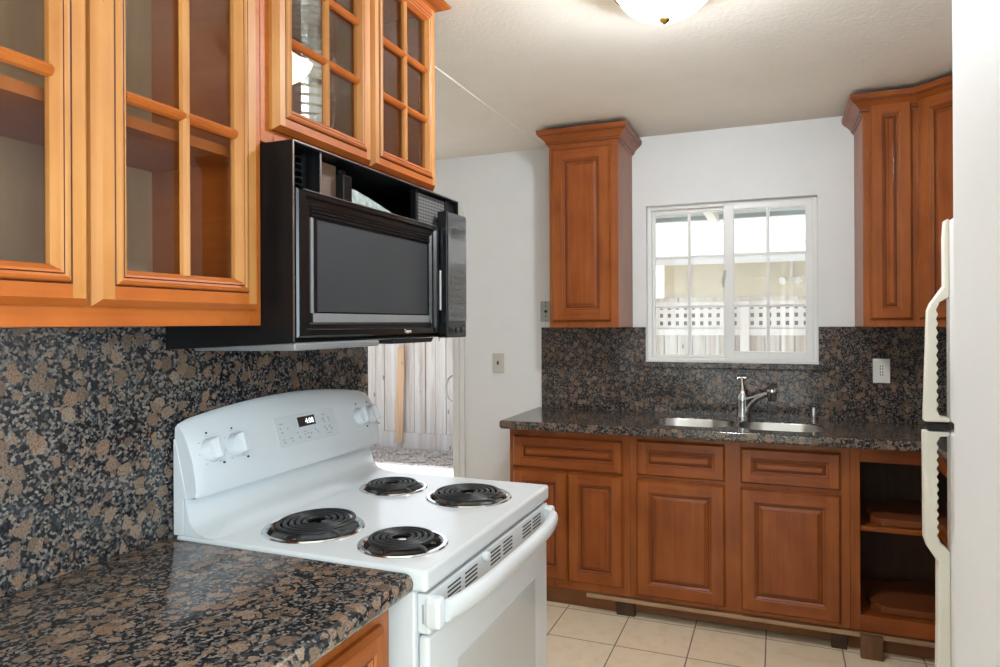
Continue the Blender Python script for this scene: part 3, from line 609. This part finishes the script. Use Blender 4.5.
b = B(); b.prism([(1.382, 1.669), (1.382, 1.714), (1.42, 1.716), (1.48, 1.707), (1.56, 1.692), (1.62, 1.680), (1.67, 1.6695)], .285, .335, 'x'); finish('insulation_blanket', b, INS, mw)
finish('perforated_panel', B().box(.352, .355, 1.690, 1.866, 1.672, 1.758), PERF, mw)
finish('vent_frame', B().box(.345, .362, 1.676, 1.690, 1.669, 1.763), BLM, mw); finish('vent_frame', B().box(.35, .358, 1.866, 1.925, 1.669, 1.763), BLM, mw)
def rects(b, rs, cap=True, mi=None): b.rings([[(u0, v0, d), (u1, v0, d), (u1, v1, d), (u0, v1, d)] for u0, v0, u1, v1, d in rs], cap0=False, cap1=cap, mi=mi)
DM = frame((.346, 1.156, 1.362), (0, 1, 0), (0, 0, 1), (1, 0, 0)); dw, dh = .637, .310
b = B(DM); rects(b, [(0, 0, dw, dh, 0), (0, 0, dw, dh, .024), (.004, .004, dw-.004, dh-.004, .028), (.028, .016, dw-.016, dh-.012, .028), (.033, .020, dw-.020, dh-.016, .020), (.050, .028, dw-.028, dh-.026, .019), (.056, .034, dw-.032, dh-.032, .012), (.088, .054, dw-.038, dh-.052, .010), (.088, .054, dw-.038, dh-.052, .006)])
md_ = finish('microwave_door', b, BLK, mw, smooth=True)
finish('door_window', B(DM).box(.0895, dw-.0395, .0555, dh-.0535, .004, .0105), DGR, md_, bevel=.001)
finish('hinge_strip', B(DM).box(.052, .060, .052, dh-.055, .018, .0225), MGR, md_, bevel=.001)
finish('lower_trim', B(DM).box(.070, dw-.035, .030, .052, .012, .0135), MGR, md_)
b = B(DM)
for z in (.262, .270, .278): b.box(.062, dw-.036, z, z+.003, .0145, .0175)
finish('upper_ribs', b, BLM, md_)
finish('top_lip', B(DM).box(.02, dw-.01, dh-.0015, dh+.0005, .018, .0285), STEEL, md_)
text_mesh('door_lettering', 'Tappan', .0125, DM @ Matrix.Translation((.452, .0092, .0284)), PRW, md_, .0003)
b = B(); b.box(.3665, .398, 1.797, 1.928, 1.349, 1.718); pn = finish('control_panel', b, BLK, mw, bevel=.003)
finish('touch_glass', B().box(.3978, .4002, 1.801, 1.925, 1.398, 1.714), BLG, pn, bevel=.0008)
b = B()
for r_ in range(9):
    for c in range(4): y, z = 1.811+c*.028, 1.412+r_*.019; b.box(.4000, .4005, y, y+.017, z, z+.0025); b.box(.4000, .4005, y+.004, y+.012, z+.006, z+.008)
finish('keypad_print', b, plain('dim_grey_print', (.05, .05, .05), .4), pn)
finish('display_window', B().box(.4000, .4006, 1.815, 1.912, 1.640, 1.672), DIS, pn)
for k in range(3): finish('push_button', B().lathe([(.008, 0), (.008, .004), (.006, .006), (0, .006)], (.398, 1.828+k*.035, 1.372), (1, 0, 0), 12), DGR, pn, smooth=True)
finish('side_sticker', B().box(.374, .379, 1.7955, 1.7972, 1.43, 1.545), PRW, pn)
b = B(); b.prism([(.10, 1.333), (.372, 1.336), (.372, 1.351), (.362, 1.3522), (.10, 1.340)], MA+.004, 1.47, 'y'); finish('grease_filter_lip', b, MGR, mw, bevel=.004)
b = B(); b.prism([(.20, 1.338), (.345, 1.337), (.352, 1.350), (.20, 1.344)], 1.58, 1.80, 'y'); finish('lamp_cover_lip', b, DGR, mw, bevel=.002)
# ------------------------------------------------------------------ back wall: granite, sink, cabinets
b = thing('granite_backsplash', 'dark granite backsplash around the sink window', 'backsplash', (.047, 3.72, .914)); gb = b
finish('slab', B().box(.047, .486, 3.706, 3.7295, .9145, 1.366), GRA, gb, bevel=.001)
q = B(); q.box(.488, .606, 3.711, 3.7295, .9145, 1.366); q.box(.606, 1.50, 3.711, 3.7295, .9145, 1.150); q.box(1.50, 2.449, 3.711, 3.7295, .9145, 1.366); finish('slab', q, GRA, gb)
for xa, xb in ((.600, .632), (1.474, 1.503)): finish('edge_trim', B().box(xa, xb, 3.703, 3.7295, 1.183, 1.366), GRA, gb, bevel=.003)
q = B(); q.box(.585, 1.525, 3.690, 3.7295, 1.150, 1.182); finish('window_ledge', q, GRA, gb, bevel=.006)
ctp = finish('granite_countertop', B().prism([(.014, 3.7285), (.014, 3.136), (1.845, 3.136), (1.845, 2.10), (2.449, 2.10), (2.449, 3.7285)], .874, .914), GRA, bevel=.013, seg=4)
tag(ctp, 'dark granite countertop holding the double sink under the window', 'countertop')
def rr(x0, x1, y0, y1, r, z, n=7):
    out = []
    for cx_, cy_, a0 in ((x1-r, y1-r, 0), (x0+r, y1-r, 90), (x0+r, y0+r, 180), (x1-r, y0+r, 270)):
        for k in range(n): a = R(a0+90*k/(n-1)); out.append((cx_+r*math.cos(a), cy_+r*math.sin(a), z))
    return out
BOWL = ((.722, 1.090, 3.262, 3.552, .110), (1.120, 1.480, 3.262, 3.542, .100))
cut = B()
for x0, x1, y0, y1, r in BOWL: cut.rings([rr(x0, x1, y0, y1, r, .80), rr(x0, x1, y0, y1, r, .95)])
boolean(ctp, cut)
sk = thing('double_sink', 'stainless steel double bowl sink set into the dark granite', 'sink', (1.1, 3.40, .73))
for x0, x1, y0, y1, r in BOWL:
    g = .001; q = B(); q.rings([rr(x0+g, x1-g, y0+g, y1-g, r, .9085), rr(x0+g+.002, x1-g-.002, y0+g+.002, y1-g-.002, r-.002, .905), rr(x0+.006, x1-.006, y0+.006, y1-.006, r, .80), rr(x0+.016, x1-.016, y0+.016, y1-.016, r, .765), rr(x0+.06, x1-.06, y0+.06, y1-.06, r*.6, .755)], cap0=False)
    bo = finish('sink_bowl', q, STEEL, sk, smooth=True)
    finish('drain', B().lathe([(.045, .7555), (.043, .759), (.03, .757), (0, .756)], ((x0+x1)/2, (y0+y1)/2, 0), (0, 0, 1), 24), CHR, bo, smooth=True)
fa = thing('sink_faucet', 'chrome single-lever faucet behind the double sink', 'faucet', (1.125, 3.63, .914))
finish('faucet_body', B().lathe([(.034, .914), (.034, .918), (.028, .922), (.025, .96), (.027, 1.0), (.028, 1.02), (.021, 1.045), (.013, 1.058), (0, 1.059)], (1.125, 3.63, 0), (0, 0, 1), 24), CHR, fa, smooth=True)
b = B(); b.tube([(1.125, 3.63, 1.05), (1.124, 3.632, 1.075), (1.122, 3.636, 1.10), (1.120, 3.642, 1.115)], [.009, .006, .006, .008], 10); b.tube([(1.100, 3.642, 1.113), (1.140, 3.642, 1.113)], .0045, 8); finish('lever', b, CHR, fa, smooth=True)
b = B(); b.tube([(1.138, 3.622, .916), (1.148, 3.615, .950), (1.166, 3.60, .985), (1.195, 3.575, 1.018), (1.232, 3.545, 1.040), (1.258, 3.525, 1.050)], [.014, .013, .013, .013, .013, .013], 12); b.tube([(1.13, 3.628, 1.0), (1.155, 3.610, 1.012), (1.195, 3.575, 1.030), (1.235, 3.543, 1.045)], .011, 10)
finish('spout', b, CHR, fa, smooth=True)
finish('spray_head', B().lathe([(.017, 1.012), (.020, 1.016), (.022, 1.050), (.029, 1.060), (.027, 1.070), (0, 1.072)], (1.262, 3.522, 0), (0, 0, 1), 20), CHR, fa, smooth=True)
so = tag(finish('soap_dispenser', B().lathe([(.016, .9145), (.016, .918), (.010, .921), (.010, .972), (.008, .979), (0, .980)], (1.447, 3.635, 0), (0, 0, 1), 18), CHR, smooth=True), 'small chrome post on the counter behind the right sink bowl', 'soap dispenser')
BK = lambda x, z, y=3.2295: frame((x, y, z), (1, 0, 0), (0, 0, 1), (0, -1, 0))
def shell(t, x0, x1, top=.872):
    b = B(); b.box(x0, x0+.018, 3.25, 3.708, .10, top); b.box(x1-.018, x1, 3.25, 3.708, .10, top); b.box(x0+.018, x1-.018, 3.25, 3.708, .10, .118); b.box(x0+.018, x1-.018, 3.70, 3.708, .118, top); finish('carcass', b, WV, t)
c1 = thing('base_cabinet', 'wooden base cabinet with one drawer over two narrow doors left of the sink', 'cabinet', (.34, 3.47, 0))
shell(c1, .036, .640); b = B(); b.box(.036, .640, 3.23, 3.25, .10, .872); finish('face_frame', b, WV, c1, bevel=.0015)
raised_front('drawer_front', BK(.058, .677), .551, .157, c1, .040)
raised_front('door', BK(.058, .140), .277, .527, c1, .050); raised_front('door', BK(.3405, .140), .2685, .527, c1, .050)
c2 = thing('sink_cabinet', 'wooden sink base cabinet with two false drawers over two square doors', 'cabinet', (1.1, 3.47, 0))
shell(c2, .641, 1.566); b = B(); b.box(.641, 1.566, 3.23, 3.25, .10, .872); finish('face_frame', b, WV, c2, bevel=.0015)
raised_front('drawer_front', BK(.674, .680), .393, .164, c2, .042); raised_front('drawer_front', BK(1.132, .680), .399, .158, c2, .042)
raised_front('door', BK(.671, .120), .396, .542, c2, .056); raised_front('door', BK(1.132, .120), .399, .540, c2, .056)
c3 = thing('corner_cabinet', 'open doorless wooden corner base cabinet beside the refrigerator', 'cabinet', (2.0, 3.4, 0))
FX = 1.870
b = B(); b.box(1.567, 1.604, 3.23, 3.25, .10, .872, 0); b.box(1.604, FX+.02, 3.23, 3.25, .805, .872, 1); b.box(1.604, FX+.02, 3.23, 3.25, .10, .165, 1)
b.box(FX, FX+.02, 2.82, 3.23, .805, .872, 1); b.box(FX, FX+.02, 2.82, 3.23, .10, .165, 1); b.box(FX, FX+.02, 2.78, 2.82, .10, .872, 0); finish('face_frame', b, [WV, WH], c3, bevel=.0015)
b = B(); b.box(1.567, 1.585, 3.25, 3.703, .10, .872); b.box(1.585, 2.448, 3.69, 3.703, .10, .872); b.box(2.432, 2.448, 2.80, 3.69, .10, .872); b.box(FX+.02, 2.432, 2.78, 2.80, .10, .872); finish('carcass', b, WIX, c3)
Lp = [(1.586, 3.689), (1.586, 3.251), (FX+.021, 3.251), (FX+.021, 2.801), (2.431, 2.801), (2.431, 3.689)]
finish('bottom_panel', B().prism(Lp, .145, .165), WH, c3); finish('shelf', B().prism(Lp, .512, .532), WH, c3, bevel=.002)
b = B(); b.box(1.586, 1.600, 3.255, 3.275, .675, .70); finish('hinge', b, GAL, c3)
b = B(); b.box(1.586, 1.600, 3.255, 3.275, .255, .28); finish('hinge', b, GAL, c3)
def tray(z, lab):
    cx_, cy_, r = 2.035, 3.395, .290; out = []
    a0, a1 = R(205), R(205-260)
    pts = [(1.755, 3.262), (1.728, 3.30)]
    for k in range(40):
        a = R(200)-R(230)*k/39; pts.append((cx_+.335*math.cos(a)*(1 if math.cos(a) > 0 else 1.12), cy_+.285*math.sin(a)))
    pts = [(1.690, 3.268), (1.652, 3.306)] + [(cx_+(.392 if math.cos(R(a)) < 0 else .33)*math.cos(R(a)), cy_+.285*math.sin(R(a))) for a in range(178, -62, -6)] + [(2.10, 3.02), (1.925, 3.02), (1.905, 3.04), (1.905, 3.268)]
    b = B(); b.prism(pts, z, z+.032)
    return tag(finish('lazy_susan_tray', b, WTR, bevel=.004), lab, 'tray')
tray(.5335, 'dark wooden turntable tray on the upper shelf of the open corner cabinet'); tray(.1665, 'dark wooden turntable tray on the floor of the open corner cabinet')
c4 = thing('base_cabinet', 'wooden base cabinet hidden beyond the refrigerator', 'cabinet', (2.15, 2.45, 0))
b = B(); b.box(FX, 2.448, 2.12, 2.779, .10, .872); finish('carcass', b, WV, c4)
raised_front('door', frame((FX-.0005, 2.74, .13), (0, -1, 0), (0, 0, 1), (-1, 0, 0)), .58, .70, c4)
# toe boards
b = thing('toe_kick', 'brown toe board along the foot of the back cabinets', 'toe board', (.9, 3.29, 0)); tk = b
finish('toe_board', B().box(.06, .600, 3.285, 3.305, 0, .099), WDK, tk); finish('toe_board', B().box(.640, 1.52, 3.288, 3.306, 0.016, .099), WDK, tk); finish('toe_board', B().box(1.56, 1.93, 3.286, 3.305, 0.0, .099), WDK, tk)
b = B(); b.box(.43, 1.93, 3.222, 3.245, .074, .092); tag(finish('wooden_strip', b, WST, bevel=.002), 'long pale wooden strip under the cabinet doors', 'trim')
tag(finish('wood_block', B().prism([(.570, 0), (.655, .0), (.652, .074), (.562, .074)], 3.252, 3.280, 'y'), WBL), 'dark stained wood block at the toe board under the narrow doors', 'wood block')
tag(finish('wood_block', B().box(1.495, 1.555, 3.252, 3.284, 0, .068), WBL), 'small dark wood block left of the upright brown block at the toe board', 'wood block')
tag(finish('wood_block', B().box(1.600, 1.682, 3.19, 3.218, 0, .096), WB2, bevel=.002), 'upright brown wood block standing in front of the open corner cabinet', 'wood block')
# upper cabinets
UPP = [(0, .004), (.005, .004), (.007, .011), (.012, .014), (.014, .020), (.015, .024), (.020, .031), (.032, .043), (.043, .051), (.044, .055), (.049, .058), (.052, .064), (.053, .080), (0, .080)]
def crown(path, parent):
    b = B(); sweep(b, path, [(-o, z+2.288) for o, z in UPP]); o = finish('crown_moulding', b, [WH, GLZ], parent)
    n = len(UPP)
    for f in o.data.polygons:
        if f.index < (len(path)-1)*n and f.index % n in (2, 4, 8): f.material_index = 1
u1 = thing('upper_cabinet', 'narrow wooden wall cabinet left of the sink window', 'cabinet', (.385, 3.55, 1.367))
finish('carcass', B().box(.205, .561, 3.37, 3.7285, 1.367, 2.345), WV, u1, bevel=.0015)
raised_front('door', BK(.223, 1.398, 3.3695), .303, .876, u1, .055)
crown([(.561, 3.7285), (.561, 3.37), (.205, 3.37), (.205, 3.7285)], u1)
u2 = thing('corner_upper_cabinet', 'wooden corner wall cabinet with an angled door right of the window', 'cabinet', (2.0, 3.4, 1.367))
foot = [(1.634, 3.7285), (1.634, 3.37), (1.842, 3.37), (2.092, 3.12), (2.4485, 3.12), (2.4485, 3.7285)]
finish('carcass', B().prism(foot, 1.367, 2.345), WV, u2, bevel=.0015)
raised_front('door', BK(1.660, 1.398, 3.3695), .160, .930, u2, .044)
dg = Vector((1, -1, 0)).normalized(); nn = Vector((-1, -1, 0)).normalized(); o_ = Vector((1.842, 3.37, 1.398)) + dg*.012 + nn*.0005
raised_front('door', frame(o_, dg, (0, 0, 1), nn), .330, .930, u2, .052)
crown([(2.4485, 3.12), (2.092, 3.12), (1.842, 3.37), (1.634, 3.37), (1.634, 3.7285)], u2)
# wall plates
def plate(nm, lab, cat, cx_, cz_, y, mat, w_=.072, h=.115):
    t = thing(nm, lab, cat, (cx_, y, cz_)); b = B(); b.box(cx_-w_/2, cx_+w_/2, y-.006, y-.0005, cz_-h/2, cz_+h/2); finish('cover_plate', b, mat, t, bevel=.003); return t
t = plate('light_switch', 'cream light switch on the white wall by the back door', 'switch', -.226, 1.159, 3.73, CREAM)
b = B(); b.box(-.231, -.221, 3.714, 3.7245, 1.150, 1.170); finish('toggle', b, BRN, t, bevel=.002)
t = plate('wall_jack', 'grey metal cover plate with a dark hole beside the left wall cabinet', 'wall plate', .072, 1.457, 3.73, GAL, .075, .115)
b = B()
for dz, r in ((0, .009), (.032, .004), (-.028, .004), (.051, .004), (-.050, .004)): b.lathe([(r, 0), (r, .0012), (0, .0012)], (.068, 3.7245, 1.457+dz), (0, -1, 0), 14)
finish('plate_hole', b, HOLE, t)
t = plate('power_outlet', 'white electric outlet in the granite backsplash right of the window', 'outlet', 1.744, 1.156, 3.711, WPL)
b = B(); b.box(1.728, 1.760, 3.7035, 3.7055, 1.125, 1.187); finish('outlet_insert', b, WPL, t, bevel=.0008)
b = B()
for z in (1.137, 1.150, 1.166, 1.178):
    for x in (1.739, 1.749): b.box(x-.0015, x+.0015, 3.7028, 3.7037, z-.004, z+.004)
finish('outlet_slots', b, HOLE, t)
# ------------------------------------------------------------------ refrigerator
fr = thing('refrigerator', 'white top-freezer refrigerator peeking out behind the white wall end', 'refrigerator', (2.05, 1.71, 0))
b = B(); b.box(1.752, 2.42, 1.335, 2.080, .02, 1.650); finish('cabinet_body', b, FRI, fr, bevel=.006)
for x in (1.80, 2.36):
    for y in (1.39, 2.03): finish('foot', B().lathe([(.02, 0), (.02, .021)], (x, y, 0), (0, 0, 1), 12), BLK, fr)
fd = finish('freezer_door', B().box(1.6895, 1.748, 1.335, 2.080, 1.133, 1.648), FRI, fr, bevel=.008, seg=3); rd = finish('fridge_door', B().box(1.6895, 1.748, 1.335, 2.080, .07, 1.112), FRI, fr, bevel=.008, seg=3)
finish('door_gap', B().box(1.70, 1.745, 1.34, 2.075, 1.114, 1.131), BLK, fr)
def scallop(z0, z1, x):
    n = 12; out = []
    for k in range(n*4+1):
        u = k/(n*4); out.append((x+.0028*math.cos(2*math.pi*n*u), z0+(z1-z0)*u))
    return out
up = [(1.6893, 1.650), (1.681, 1.646), (1.678, 1.60), (1.6785, 1.480), (1.650, 1.436), (1.643, 1.418), (1.634, 1.134), (1.6893, 1.134), (1.6893, 1.146), (1.668, 1.148)] + scallop(1.155, 1.43, 1.6625) + [(1.668, 1.438), (1.6893, 1.452)]
lo = [(1.6893, 1.110), (1.632, 1.110), (1.633, .835), (1.640, .812), (1.662, .778), (1.661, .60), (1.656, .30), (1.6893, .28), (1.6893, .806), (1.668, .825)] + scallop(.835, 1.09, 1.6625) + [(1.668, 1.097), (1.6893, 1.099)]
finish('freezer_handle', B().prism(up, 2.036, 2.072, 'y'), YEL, fd, bevel=.003)
finish('fridge_handle', B().prism(lo, 2.036, 2.072, 'y'), YEL, rd, bevel=.003)
finish('hinge_cover', B().box(1.640, 1.690, 2.034, 2.074, 1.114, 1.130), BLK, fr)
# ------------------------------------------------------------------ ceiling lamp
LX, LY, LS = .990, 2.013, .86
def lp(pr): return [(r*LS, z) for r, z in pr]
cl = thing('ceiling_light', 'lit frosted glass dome lamp with a brass finial on the ceiling', 'lamp', (LX, LY, 2.39))
finish('canopy', B().lathe(lp([(.06, 2.3895), (.172, 2.3895), (.178, 2.380), (.178, 2.362), (.174, 2.3462), (.168, 2.3462), (.168, 2.362), (.06, 2.362)]), (LX, LY, 0), (0, 0, 1), 40), BRZ, cl, smooth=True)
finish('globe', B().lathe(lp([(.164, 2.361), (.158, 2.340), (.143, 2.316), (.118, 2.294), (.085, 2.278), (.045, 2.268), (.012, 2.265)]), (LX, LY, 0), (0, 0, 1), 40), GLOBE, cl, smooth=True)
finish('finial', B().lathe([(.012, 2.266), (.016, 2.262), (.015, 2.256), (.008, 2.250), (0, 2.248)], (LX, LY, 0), (0, 0, 1), 18), BRASS, cl, smooth=True)
lamp('dome_lamp_bulb', 'POINT', (LX, LY, 2.3325), (0, 0, -1), 44, (.88, .955, 1.06), shadow_soft_size=.05)
